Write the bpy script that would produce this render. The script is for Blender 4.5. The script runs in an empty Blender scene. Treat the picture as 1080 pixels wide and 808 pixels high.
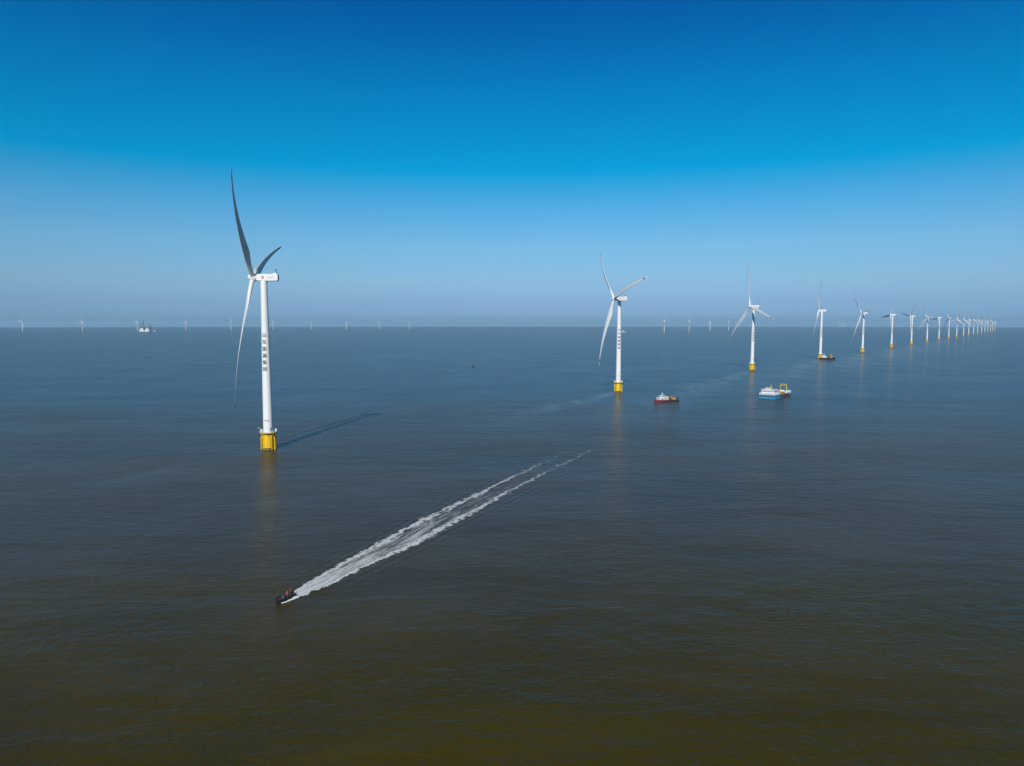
import bpy, bmesh, math, random
from mathutils import Vector, Matrix, noise as mnoise
R_ = math.radians
C = bpy.context.scene.collection
SC = bpy.context.scene
random.seed(7)

# ---------------------------------------------------------------- camera, sky, sun, exposure
FPX, CX, CY, W0 = 740.0, 540.0, 404.0, 1080.0      # focal length and centre in photo pixels
EYE = 76.0                                          # metres above the water
PITCH = math.atan((CY - 341.0) / FPX)
EARTH = 7.4e6                                       # earth radius with refraction
cam_d = bpy.data.cameras.new('camera')
cam_d.sensor_width = 36.0
cam_d.lens = 36.0 * FPX / W0
cam_d.clip_start = 0.5
cam_d.clip_end = 200000.0
cam = bpy.data.objects.new('camera', cam_d)
C.objects.link(cam)
cam.location = (0, 0, EYE)
cam.rotation_euler = (math.pi / 2 - PITCH, 0, 0)
SC.camera = cam

SUN_EL, SUN_AZ = R_(32.5), R_(10.5)                 # light travels towards azimuth +11 deg (right of the view)
world = bpy.data.worlds.new('World')
SC.world = world
world.use_nodes = True
wn, wl = world.node_tree.nodes, world.node_tree.links
for n in list(wn): wn.remove(n)
w_out = wn.new('ShaderNodeOutputWorld')
w_bg = wn.new('ShaderNodeBackground')
w_bg.inputs['Strength'].default_value = 0.10
sky = wn.new('ShaderNodeTexSky')
sky.sky_type = 'NISHITA'
sky.sun_disc = False
sky.sun_elevation = SUN_EL
sky.sun_rotation = math.pi + SUN_AZ
sky.altitude = 50
sky.air_density = 1.0
sky.dust_density = 0.6
sky.ozone_density = 2.0
# tint by elevation over the sky model; unseen upper sky dimmed to cut reflections
w_tc = wn.new('ShaderNodeTexCoord')
w_sep = wn.new('ShaderNodeSeparateXYZ')
w_map = wn.new('ShaderNodeMapRange')
w_map.inputs['From Min'].default_value = 0.0
w_map.inputs['From Max'].default_value = 1.0
w_ramp = wn.new('ShaderNodeValToRGB')
w_mul = wn.new('ShaderNodeMix'); w_mul.data_type = 'RGBA'; w_mul.blend_type = 'MULTIPLY'
w_mul.inputs['Factor'].default_value = 1.0
SKY_TINT = [(0.0000, (0.3331, 0.6645, 1.418)), (0.0281, (0.3305, 0.5571, 1.084)), (0.0613, (0.4133, 0.6376, 0.9535)), (0.1071, (0.3972, 0.7156, 0.9628)), (0.1581, (0.2349, 0.7327, 1.016)), (0.1880, (0.0858, 0.7287, 1.001)), (0.2051, (0.002, 0.739, 1.038)), (0.2195, (0.002, 0.7226, 1.024)), (0.2432, (0.002, 0.6988, 1.015)), (0.3002, (0.002, 0.6307, 0.9999)), (0.3535, (0.002, 0.5056, 0.9391)), (0.3787, (0.002, 0.45, 0.8821)), (0.4030, (0.002, 0.4007, 0.8944)), (0.5000, (0.0011, 0.2204, 0.4919)), (0.6500, (0.0005, 0.1002, 0.2236)), (1.0000, (0.0003, 0.0601, 0.1342))]
#SKYTINT#
cr = w_ramp.color_ramp
while len(cr.elements) > 1: cr.elements.remove(cr.elements[-1])
for i, (p_, c_) in enumerate(SKY_TINT):
    e_ = cr.elements[0] if i == 0 else cr.elements.new(p_)
    e_.position = p_
    e_.color = (*c_, 1)
wl.new(w_tc.outputs['Generated'], w_sep.inputs[0])
w_max = wn.new('ShaderNodeMath'); w_max.operation = 'MAXIMUM'; w_max.inputs[1].default_value = 0.004
w_cmb = wn.new('ShaderNodeCombineXYZ')                # the air goes on below eye level, down to the dipped sea horizon
wl.new(w_sep.outputs['X'], w_cmb.inputs[0]); wl.new(w_sep.outputs['Y'], w_cmb.inputs[1])
wl.new(w_sep.outputs['Z'], w_max.inputs[0]); wl.new(w_max.outputs[0], w_cmb.inputs[2])
wl.new(w_cmb.outputs[0], sky.inputs['Vector'])
wl.new(w_sep.outputs['Z'], w_map.inputs['Value'])
wl.new(w_map.outputs[0], w_ramp.inputs[0])
wl.new(sky.outputs[0], w_mul.inputs['A'])
wl.new(w_ramp.outputs[0], w_mul.inputs['B'])
wl.new(w_mul.outputs['Result'], w_bg.inputs['Color'])
wl.new(w_bg.outputs[0], w_out.inputs['Surface'])

sun_d = bpy.data.lights.new('sun', 'SUN')
sun_d.energy = 4.0
sun_d.angle = R_(0.5)
sun_d.color = (1.0, 0.95, 0.87)
sun = bpy.data.objects.new('sun', sun_d)
C.objects.link(sun)
travel = Vector((math.sin(SUN_AZ) * math.cos(SUN_EL), math.cos(SUN_AZ) * math.cos(SUN_EL), -math.sin(SUN_EL)))
sun.rotation_euler = travel.to_track_quat('-Z', 'Y').to_euler()
sun.location = (-200, -400, 600)

SC.view_settings.view_transform = 'Standard'
SC.view_settings.look = 'None'
SC.view_settings.exposure = 0.0
SC.view_settings.gamma = 1.0
SC.view_settings.use_curve_mapping = False
SC.render.engine = 'CYCLES'
SC.cycles.use_denoising = True
SC.cycles.max_bounces = 5
SC.cycles.diffuse_bounces = 2
SC.cycles.glossy_bounces = 3
SC.cycles.transmission_bounces = 2
SC.cycles.transparent_max_bounces = 8
SC.cycles.volume_bounces = 0
SC.cycles.caustics_reflective = False
SC.cycles.caustics_refractive = False

# ---------------------------------------------------------------- helpers
def gz(x, y):                                        # height of the curved sea
    return -(x * x + y * y) / (2 * EARTH)

def at(px, py):                                      # photo pixel -> point on the water
    c, s = math.cos(PITCH), math.sin(PITCH)
    a, b = (px - CX) / FPX, (CY - py) / FPX
    d = Vector((a, c + b * s, -s + b * c))
    z = 0.0
    for _ in range(30):
        t = (z - EYE) / d.z
        x, y = d.x * t, d.y * t
        z = gz(x, y)
    return Vector((x, y, z))

def at_depth(px, depth):                             # point on the water under a pixel column at a given forward distance
    c, s = math.cos(PITCH), math.sin(PITCH)
    d = depth * c + EYE * s
    x = (px - CX) / FPX * d
    return Vector((x, depth, gz(x, depth)))

class MB:
    """collects shapes with material indices and links them as one mesh"""
    def __init__(s): s.v, s.f, s.m, s.sm = [], [], [], []
    def add(s, vs, fs, mi=0, smooth=False):
        o = len(s.v)
        s.v += [tuple(v) for v in vs]
        for f in fs:
            s.f.append([i + o for i in f]); s.m.append(mi); s.sm.append(smooth)
        return s
    def box(s, c, d, mi=0, rot=None, taper=1.0, bev=0.0):
        x, y, z = d[0] / 2, d[1] / 2, d[2] / 2
        if bev > 0:
            b = min(bev, x * .9, y * .9)
            ring = [(x - b, -y), (x, -y + b), (x, y - b), (x - b, y), (-x + b, y), (-x, y - b), (-x, -y + b), (-x + b, -y)]
        else:
            ring = [(x, -y), (x, y), (-x, y), (-x, -y)]
        n = len(ring)
        vs = [(a, b_, -z) for a, b_ in ring] + [(a * taper, b_ * taper, z) for a, b_ in ring]
        fs = [list(range(n))[::-1], list(range(n, 2 * n))] + [[i, (i + 1) % n, n + (i + 1) % n, n + i] for i in range(n)]
        M = (rot.to_4x4() if rot is not None else Matrix.Identity(4))
        return s.add([Vector(c) + M @ Vector(v) for v in vs], fs, mi)
    def tube(s, a, b, r0, r1=None, n=12, mi=0, caps=True):
        r1 = r0 if r1 is None else r1
        a, b = Vector(a), Vector(b)
        d = (b - a).normalized()
        u = d.orthogonal().normalized(); w = d.cross(u)
        vs = []
        for p, r in ((a, r0), (b, r1)):
            for k in range(n):
                t = 2 * math.pi * k / n
                vs.append(p + (u * math.cos(t) + w * math.sin(t)) * r)
        s.add(vs, [[k, (k + 1) % n, n + (k + 1) % n, n + k] for k in range(n)], mi, True)
        if caps:
            s.add(vs[:n], [list(range(n))[::-1]], mi); s.add(vs[n:], [list(range(n))], mi)
        return s
    def lathe(s, prof, n=32, mi=0, axis='z', smooth=True, origin=(0, 0, 0)):
        vs, fs = [], []
        for r, z in prof:
            for k in range(n):
                t = 2 * math.pi * k / n
                p = (r * math.cos(t), r * math.sin(t), z)
                if axis == 'x': p = (z, r * math.cos(t), r * math.sin(t))
                vs.append(Vector(p) + Vector(origin))
        for j in range(len(prof) - 1):
            for k in range(n):
                fs.append([j * n + k, j * n + (k + 1) % n, (j + 1) * n + (k + 1) % n, (j + 1) * n + k])
        return s.add(vs, fs, mi, smooth)
    def loft(s, rings, mi=0, smooth=True, closed=True, caps=True):
        n = len(rings[0]); vs = [v for r in rings for v in r]; fs = []
        for j in range(len(rings) - 1):
            for k in range(n if closed else n - 1):
                fs.append([j * n + k, j * n + (k + 1) % n, (j + 1) * n + (k + 1) % n, (j + 1) * n + k])
        s.add(vs, fs, mi, smooth)
        if caps:
            s.add(rings[0], [list(range(n))[::-1]], mi); s.add(rings[-1], [list(range(n))], mi)
        return s
    def obj(s, name, mats, parent=None):
        me = bpy.data.meshes.new(name)
        me.from_pydata(s.v, [], s.f)
        for m in (mats if isinstance(mats, (list, tuple)) else [mats]): me.materials.append(m)
        me.polygons.foreach_set('material_index', s.m)
        me.polygons.foreach_set('use_smooth', s.sm)
        bm = bmesh.new(); bm.from_mesh(me)
        bmesh.ops.recalc_face_normals(bm, faces=bm.faces)
        bm.to_mesh(me); bm.free()
        me.update()
        o = bpy.data.objects.new(name, me)
        C.objects.link(o)
        if parent is not None: o.parent = parent
        return o

def tag(o, label=None, cat=None, group=None, kind=None):
    if label: o['label'] = label
    if cat: o['category'] = cat
    if group: o['group'] = group
    if kind: o['kind'] = kind
    return o

def thing(name, label, cat, loc, rz=0.0, group=None):
    o = bpy.data.objects.new(name, None)
    C.objects.link(o)
    o.location = loc
    o.rotation_euler = (0, 0, rz)
    o.empty_display_size = 1.0
    return tag(o, label, cat, group)

class NT:
    """small expression helper for shader nodes"""
    def __init__(s, mat):
        mat.use_nodes = True
        s.t = mat.node_tree; s.n = s.t.nodes; s.l = s.t.links
        for n in list(s.n): s.n.remove(n)
    def put(s, sock, v):
        if isinstance(v, bpy.types.NodeSocket): s.l.new(v, sock)
        elif v is not None: sock.default_value = v
    def m(s, op, a, b=None, c=None, clamp=False):
        n = s.n.new('ShaderNodeMath'); n.operation = op; n.use_clamp = clamp
        s.put(n.inputs[0], a); s.put(n.inputs[1], b); s.put(n.inputs[2], c)
        return n.outputs[0]
    def noise(s, vec, scale, detail=2, rough=0.5, dist=0.0):
        n = s.n.new('ShaderNodeTexNoise')
        s.put(n.inputs['Vector'], vec)
        n.inputs['Scale'].default_value = scale; n.inputs['Detail'].default_value = detail
        n.inputs['Roughness'].default_value = rough; n.inputs['Distortion'].default_value = dist
        return n.outputs['Fac']
    def mapping(s, vec, scale=(1, 1, 1), rz=0.0, loc=(0, 0, 0)):
        n = s.n.new('ShaderNodeMapping')
        s.put(n.inputs['Vector'], vec)
        n.inputs['Scale'].default_value = scale; n.inputs['Rotation'].default_value = (0, 0, rz)
        n.inputs['Location'].default_value = loc
        return n.outputs[0]
    def coord(s, which='Object'):
        return s.n.new('ShaderNodeTexCoord').outputs[which]
    def sstep(s, v, a, b, lo=0.0, hi=1.0):
        n = s.n.new('ShaderNodeMapRange'); n.interpolation_type = 'SMOOTHSTEP'
        s.put(n.inputs['Value'], v)
        n.inputs['From Min'].default_value = a; n.inputs['From Max'].default_value = b
        n.inputs['To Min'].default_value = lo; n.inputs['To Max'].default_value = hi
        return n.outputs[0]
    def mix(s, f, a, b):
        n = s.n.new('ShaderNodeMix'); n.data_type = 'RGBA'
        s.put(n.inputs['Factor'], f); s.put(n.inputs['A'], a); s.put(n.inputs['B'], b)
        return n.outputs['Result']
    def sep(s, v):
        n = s.n.new('ShaderNodeSeparateXYZ'); s.put(n.inputs[0], v); return n.outputs
    def bsdf(s, color, rough=0.5, metal=0.0, normal=None, ior=1.45):
        n = s.n.new('ShaderNodeBsdfPrincipled')
        s.put(n.inputs['Base Color'], color); s.put(n.inputs['Roughness'], rough)
        n.inputs['Metallic'].default_value = metal; n.inputs['IOR'].default_value = ior
        if normal is not None: s.put(n.inputs['Normal'], normal)
        return n.outputs[0]
    def bump(s, h, strength=1.0, dist=1.0):
        n = s.n.new('ShaderNodeBump'); s.put(n.inputs['Height'], h)
        n.inputs['Strength'].default_value = strength; n.inputs['Distance'].default_value = dist
        return n.outputs[0]
    def out(s, shader, vol=None):
        o = s.n.new('ShaderNodeOutputMaterial')
        if shader is not None: s.l.new(shader, o.inputs['Surface'])
        if vol is not None: s.l.new(vol, o.inputs['Volume'])

def paint(name, col, rough=0.45, var=0.12, scale=0.35, streak=True, metal=0.0):
    """weathered paint: a base colour with uneven grime streaks running down"""
    mat = bpy.data.materials.new(name); t = NT(mat)
    co = t.coord()
    g = t.noise(t.mapping(co, (1, 1, 0.18) if streak else (1, 1, 1)), scale, 4, 0.6)
    f = t.sstep(g, 0.42, 0.72)
    dark = tuple(c * (1 - 2.2 * var) for c in col)
    c = t.mix(f, (*col, 1), (*dark, 1))
    r = t.m('ADD', rough, t.m('MULTIPLY', g, 0.2))
    t.out(t.bsdf(c, r, metal))
    return mat

M_WHITE = paint('white_coating', (0.80, 0.81, 0.82), 0.38, 0.03)
M_BLADE = paint('blade_coating', (0.74, 0.75, 0.76), 0.42, 0.03, 0.1, False)
M_RED = paint('red_marking', (0.42, 0.035, 0.03), 0.45, 0.1)
M_YELLOW = paint('yellow_coating', (0.82, 0.52, 0.006), 0.5, 0.13, 0.5)
M_OLDYEL = paint('weathered_yellow', (0.55, 0.42, 0.06), 0.55, 0.16, 0.6)
M_TIDE = paint('wet_growth', (0.15, 0.11, 0.03), 0.6, 0.2, 0.9)
M_GREY = paint('grey_steel', (0.33, 0.35, 0.36), 0.5, 0.12)
M_DGREY = paint('dark_steel', (0.08, 0.085, 0.09), 0.5, 0.12)
M_INK = paint('black_lettering', (0.03, 0.035, 0.055), 0.5, 0.0)
M_GREYINK = paint('grey_lettering', (0.25, 0.26, 0.30), 0.5, 0.0)
M_ORANGE = paint('orange_emblem', (0.65, 0.14, 0.03), 0.5, 0.0)
M_HULLRED = paint('red_hull', (0.22, 0.02, 0.024), 0.5, 0.2, 0.4)
M_RUST = paint('rusty_brown', (0.17, 0.085, 0.045), 0.65, 0.2, 0.6)
M_OCHRE = paint('ochre_paint', (0.50, 0.28, 0.06), 0.55, 0.15, 0.6)
M_BLACK = paint('black_hull', (0.016, 0.018, 0.022), 0.45, 0.1, 0.5)
M_BLUE = paint('bright_blue_hull', (0.05, 0.31, 0.50), 0.5, 0.2, 0.4)
M_GREEN = paint('green_deck', (0.07, 0.20, 0.11), 0.6, 0.15, 0.6)
M_PINK = paint('faded_red_cargo', (0.55, 0.22, 0.20), 0.6, 0.12, 0.6)
M_WIN = paint('dark_window', (0.02, 0.028, 0.035), 0.12, 0.0)

def mat_glassless(name, col, rough): return paint(name, col, rough, 0.05)

# ---------------------------------------------------------------- turbine positions (needed by the water too)
ROW_X = [283.5, 652, 793, 865, 909.5, 940, 961, 977.5, 990, 1000.4, 1008.8, 1016, 1021.5, 1026.7, 1031, 1035, 1038.5, 1041.5, 1044.5, 1046.8, 1049.2]
ROW = [at_depth(x, 420.08 + 359.95 * i) for i, x in enumerate(ROW_X)]

# ---------------------------------------------------------------- sea
def build_sea():
    mb = MB(); seg = 224
    radii = [0.0] + [6.0 * (1.082 ** k) for k in range(111)]
    vs = [(0, 0, 0)]; fs = []
    for r in radii[1:]:
        for k in range(seg):
            a = 2 * math.pi * k / seg
            x, y = r * math.cos(a), r * math.sin(a)
            vs.append((x, y, gz(x, y)))
    for k in range(seg): fs.append([0, 1 + k, 1 + (k + 1) % seg])
    for j in range(len(radii) - 2):
        a, b = 1 + j * seg, 1 + (j + 1) * seg
        for k in range(seg): fs.append([a + k, b + k, b + (k + 1) % seg, a + (k + 1) % seg])
    mb.add(vs, fs, 0, True)
    mat = bpy.data.materials.new('silty_sea'); t = NT(mat)
    co = t.coord()
    # tidal plumes trailing down-current from each foundation: calmer, paler streaks
    cur = Vector((-0.47, -0.88, 0))
    ang = math.atan2(cur.y, cur.x)
    plume = None
    for i, P in enumerate(ROW[:9]):
        x, y, z = t.sep(t.mapping(t.mapping(co, (1, 1, 1), 0, (-P.x, -P.y, 0)), (1, 1, 1), -ang))
        wob = t.m('MULTIPLY', t.m('SUBTRACT', t.noise(co, 0.006, 2), 0.5), 34.0)
        wdt = t.m('ADD', 5.0, t.m('MULTIPLY', t.m('MAXIMUM', x, 0.0), 0.052))
        q = t.m('DIVIDE', t.m('ADD', y, wob if i else 0.0), wdt)
        g = t.m('POWER', 2.718, t.m('MULTIPLY', t.m('MULTIPLY', q, q), -1.0))
        L = (200.0, 330.0, 740.0, 900.0, 1100.0, 1150.0, 1150.0, 1150.0, 1150.0)[i]
        fade = t.m('MULTIPLY', t.sstep(x, 0.0, 25.0), t.sstep(x, L * 0.35, L, 1.0, 0.0))
        g = t.m('MULTIPLY', g, fade)
        if i == 0: g = t.m('MULTIPLY', g, 0.25)
        plume = g if plume is None else t.m('MAXIMUM', plume, g)
    pn = t.noise(t.mapping(co, (1, 0.22, 1), -ang + math.pi / 2), 0.035, 4, 0.6)
    plume = t.m('MULTIPLY', plume, t.sstep(t.m('ADD', pn, t.m('MULTIPLY', t.m('SUBTRACT', t.noise(co, 0.12, 4, 0.7), 0.5), 0.22)), 0.30, 0.64))
    # broad slicks and gust patches lying along the current
    big = t.noise(t.mapping(co, (0.30, 1.0, 1), 0.10), 0.006, 4, 0.6, 0.6)
    slick = t.sstep(big, 0.52, 0.72)
    calm = t.m('MAXIMUM', plume, t.m('MULTIPLY', slick, 0.35), clamp=True)
    # waves
    w1 = t.noise(t.mapping(co, (0.55, 1.0, 1), 0.22), 0.085, 3, 0.5, 0.4)
    w2 = t.noise(t.mapping(co, (0.6, 1.0, 1), -0.12), 0.30, 3, 0.55, 0.5)
    w3 = t.noise(t.mapping(co, (0.7, 1.0, 1), 0.35), 1.1, 3, 0.6, 0.3)
    patch = t.sstep(t.noise(co, 0.011, 3, 0.5), 0.3, 0.7, 0.7, 1.25)
    gust = t.sstep(t.noise(t.mapping(co, (0.35, 1.0, 1), -0.2), 0.021, 4, 0.55, 0.8), 0.30, 0.70, 0.65, 1.3)
    h = t.m('ADD', t.m('MULTIPLY', w1, WAVE[0]), t.m('ADD', t.m('MULTIPLY', w2, WAVE[1]), t.m('MULTIPLY', w3, WAVE[2])))
    h = t.m('MULTIPLY', h, t.m('MULTIPLY', t.m('MULTIPLY', patch, gust), t.m('SUBTRACT', 1.0, t.m('MULTIPLY', calm, 0.65))))
    # low waves running out on both sides of the speedboat's wake
    A0, A1 = at(309, 629), at(622, 469.2)
    dv = (A1 - A0); wa = math.atan2(dv.y, dv.x)
    x, y, z = t.sep(t.mapping(t.mapping(co, (1, 1, 1), 0, (-A0.x, -A0.y, 0)), (1, 1, 1), -wa))
    out_ = t.m('SUBTRACT', t.m('ABSOLUTE', y), t.m('ADD', 2.0, t.m('MULTIPLY', x, 0.05)))
    jig = t.m('MULTIPLY', t.noise(co, 0.12, 2), 2.2)
    ridge = t.m('SINE', t.m('MULTIPLY', t.m('ADD', out_, jig), 1.75))
    env = t.m('MULTIPLY', t.sstep(out_, -1.0, 1.2), t.sstep(out_, 2.5, 13.0, 1.0, 0.0))
    env = t.m('MULTIPLY', env, t.m('MULTIPLY', t.sstep(x, 4, 30), t.sstep(x, 120, 290, 1.0, 0.0)))
    h = t.m('ADD', h, t.m('MULTIPLY', t.m('MULTIPLY', ridge, env), 0.07))
    # silt tones with painted light: foreground darkened olive, distance given sky-reflection blue
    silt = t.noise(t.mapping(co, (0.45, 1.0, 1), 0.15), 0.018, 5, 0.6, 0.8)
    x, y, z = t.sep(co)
    zone_noise = t.noise(t.mapping(co, (0.35, 1.0, 1), -0.25), 0.010, 5, 0.62, 1.0)
    line = t.m('ADD', y, t.m('MULTIPLY', t.m('SUBTRACT', zone_noise, 0.5), 480.0))
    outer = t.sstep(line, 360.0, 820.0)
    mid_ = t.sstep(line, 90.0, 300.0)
    near = t.mix(t.sstep(silt, 0.34, 0.66), SILT_DIM_A, SILT_DIM_B)
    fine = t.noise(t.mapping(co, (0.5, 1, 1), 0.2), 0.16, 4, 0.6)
    near = t.mix(t.m('MULTIPLY', t.sstep(fine, 0.45, 0.75), 0.5), near, SILT_DIM_C)
    far = t.mix(t.sstep(silt, 0.34, 0.66), SILT_SKY_D, SILT_SKY_E)
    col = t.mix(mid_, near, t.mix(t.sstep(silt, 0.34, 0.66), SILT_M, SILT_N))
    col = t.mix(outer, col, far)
    col = t.mix(t.m('MULTIPLY', plume, 0.8), col, SILT_SHEEN)  # plume silt plus the calm water's sky sheen, put into the colour
    col = t.mix(t.m('MULTIPLY', slick, 0.15), col, SILT_SHEEN)  # slick sheen painted as a paler colour
    nrm = t.bump(h, 1.0, 1.0)
    # wind ripples too small to model: a broad and a tight share of the reflection, tighter where it is calm
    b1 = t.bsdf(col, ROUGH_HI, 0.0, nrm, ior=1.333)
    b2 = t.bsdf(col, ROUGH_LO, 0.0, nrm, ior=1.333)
    mx = t.n.new('ShaderNodeMixShader')
    t.put(mx.inputs[0], t.m('ADD', TIGHT, t.m('MULTIPLY', calm, 0.9 - TIGHT)))
    t.l.new(b1, mx.inputs[1]); t.l.new(b2, mx.inputs[2])
    # silty water sends back much of its light from below the surface, seen between the ripple glints
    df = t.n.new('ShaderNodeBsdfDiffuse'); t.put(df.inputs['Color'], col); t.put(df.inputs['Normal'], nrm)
    m2 = t.n.new('ShaderNodeMixShader')
    t.put(m2.inputs[0], BODY)
    t.l.new(mx.outputs[0], m2.inputs[1]); t.l.new(df.outputs[0], m2.inputs[2])
    t.out(m2.outputs[0])
    o = mb.obj('sea', mat)
    tag(o, kind='structure')
    return o
WAVE = (0.62, 0.34, 0.20)
ROUGH_HI, ROUGH_LO, TIGHT, BODY = 0.42, 0.13, 0.94, 0.46
SILT_DIM_A = (0.044, 0.036, 0.0010, 1)
SILT_DIM_B = (0.060, 0.046, 0.0020, 1)
SILT_DIM_C = (0.046, 0.041, 0.0008, 1)
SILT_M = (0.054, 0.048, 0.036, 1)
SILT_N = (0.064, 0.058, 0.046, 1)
SILT_SKY_D = (0.034, 0.076, 0.124, 1)  # distant water with sky reflection mixed into its colour
SILT_SKY_E = (0.041, 0.084, 0.132, 1)
SILT_SHEEN = (0.125, 0.175, 0.205, 1)
build_sea()

# ---------------------------------------------------------------- haze
def build_haze():
    mb = MB()
    mb.box((0, 0, (235 - 185) / 2), (88000, 88000, 235 + 185))
    mat = bpy.data.materials.new('sea_haze'); t = NT(mat)
    v = t.n.new('ShaderNodeVolumePrincipled')
    v.inputs['Color'].default_value = HAZE_COL
    v.inputs['Density'].default_value = HAZE_D
    v.inputs['Anisotropy'].default_value = 0.0
    t.out(None, v.outputs[0])
    o = mb.obj('haze', mat)
    tag(o, 'thin bluish sea haze over the whole wind farm', 'haze', kind='stuff')
HAZE_COL = (0.50, 0.78, 1.0, 1)
HAZE_D = 3.2e-5
build_haze()

# ---------------------------------------------------------------- lettering
def glyphs(text, size, cell=None):
    """flat glyph triangles in x (right) / y (up); returns (verts, faces), centred"""
    cu = bpy.data.curves.new('glyph', 'FONT')
    cu.body = text; cu.size = size; cu.align_x = 'CENTER'; cu.align_y = 'CENTER'
    cu.resolution_u = 2
    cu.offset = 0.0
    o = bpy.data.objects.new('glyph', cu); C.objects.link(o)
    dg = bpy.context.evaluated_depsgraph_get(); dg.update()
    me = bpy.data.meshes.new_from_object(o.evaluated_get(dg))
    bm = bmesh.new(); bm.from_mesh(me)
    if bm.verts:
        x0 = min(v.co.x for v in bm.verts); x1 = max(v.co.x for v in bm.verts)
        y0 = min(v.co.y for v in bm.verts); y1 = max(v.co.y for v in bm.verts)
        for v in bm.verts: v.co.x -= (x0 + x1) / 2; v.co.y -= (y0 + y1) / 2
        k = -size
        while k < size * len(text):
            bmesh.ops.bisect_plane(bm, geom=bm.verts[:] + bm.edges[:] + bm.faces[:], plane_co=(k, 0, 0), plane_no=(1, 0, 0))
            k += 0.22 * size if len(text) == 1 else size
    bm.verts.index_update()
    vs = [v.co.copy() for v in bm.verts]; fs = [[v.index for v in f.verts] for f in bm.faces]
    bm.free()
    bpy.data.objects.remove(o); bpy.data.curves.remove(cu); bpy.data.meshes.remove(me)
    return vs, fs

# ---------------------------------------------------------------- wind turbine
HUB_Z, OVER, TILT, BLADE_R = 103.0, 6.4, R_(6.0), 79.0
TOW0, TOW1 = 11.2, 100.4
def tower_r(z):
    t = (z - TOW0) / (TOW1 - TOW0)
    return 2.85 - 0.95 * t ** 1.15

def build_foundation():
    m = MB()
    m.lathe([(3.35, -8), (3.35, 8.6), (3.3, 9.2), (3.3, 9.6), (3.55, 9.6), (3.55, 10.0), (3.2, 10.0), (3.2, 10.35), (0.1, 10.35)], 40, 0)
    m.lathe([(3.39, -1.0), (3.39, 1.3), (3.35, 1.3)], 40, 1)
    for z in (3.4, 7.2): m.lathe([(3.35, z - .12), (3.47, z - .12), (3.47, z + .12), (3.35, z + .12)], 40, 0, smooth=False)
    for k in range(8):                               # brackets under the platform
        a = k * math.pi / 4 + 0.2
        c, s = math.cos(a), math.sin(a)
        m.tube((3.2 * c, 3.2 * s, 8.2), (4.7 * c, 4.7 * s, 9.95), 0.16, n=8)
    for a in (0.9, 2.4, 4.2, 5.6):                   # cable tubes
        c, s = math.cos(a), math.sin(a)
        m.tube((3.62 * c, 3.62 * s, -6), (3.62 * c, 3.62 * s, 9.4), 0.2, n=10)
    return m
def build_landing(side):
    m = MB()
    for dy in (-1.15, 1.15):
        m.tube((side * 4.05, dy, -5), (side * 4.05, dy, 7.6), 0.3, n=12)
        m.tube((side * 4.05, dy, 7.6), (side * 3.2, dy, 8.4), 0.24, n=10)
        for z in (0.9, 4.0, 6.6): m.tube((side * 3.2, dy * .8, z), (side * 4.05, dy, z), 0.18, n=8)
    for k in range(24): m.tube((side * 3.9, -0.35, -1 + k * .45), (side * 3.9, 0.35, -1 + k * .45), 0.05, n=6)
    for dy in (-.35, .35): m.tube((side * 3.9, dy, -2), (side * 3.9, dy, 10.2), 0.07, n=6)
    return m
def build_platform():
    m = MB()
    m.lathe([(2.95, 10.36), (4.95, 10.36), (4.95, 10.62), (2.95, 10.62)], 36, 0, smooth=False)
    m.lathe([(4.95, 10.28), (5.05, 10.28), (5.05, 10.8), (4.95, 10.8)], 36, 1, smooth=False)
    return m
def build_railing():
    m = MB(); n = 24
    for z in (11.15, 11.72):
        m.lathe([(4.85, z - .06), (4.97, z - .06), (4.97, z + .06), (4.85, z + .06), (4.85, z - .06)], 36, 0)
    for k in range(n):
        a = 2 * math.pi * k / n
        m.tube((4.91 * math.cos(a), 4.91 * math.sin(a), 10.6), (4.91 * math.cos(a), 4.91 * math.sin(a), 11.75), 0.06, n=6)
    m.box((4.2, 1.6, 11.5), (0.9, 1.0, 1.7), 0)      # small cabinet on the deck
    m.box((-4.1, 1.2, 11.3), (0.8, 0.8, 1.3), 0)
    m.tube((-3.9, -1.7, 10.6), (-3.9, -1.7, 13.0), 0.12, n=8); m.tube((-3.9, -1.7, 12.9), (-5.6, -2.3, 13.4), 0.1, n=8)
    return m
CHARS = '山东能源集团'
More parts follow.
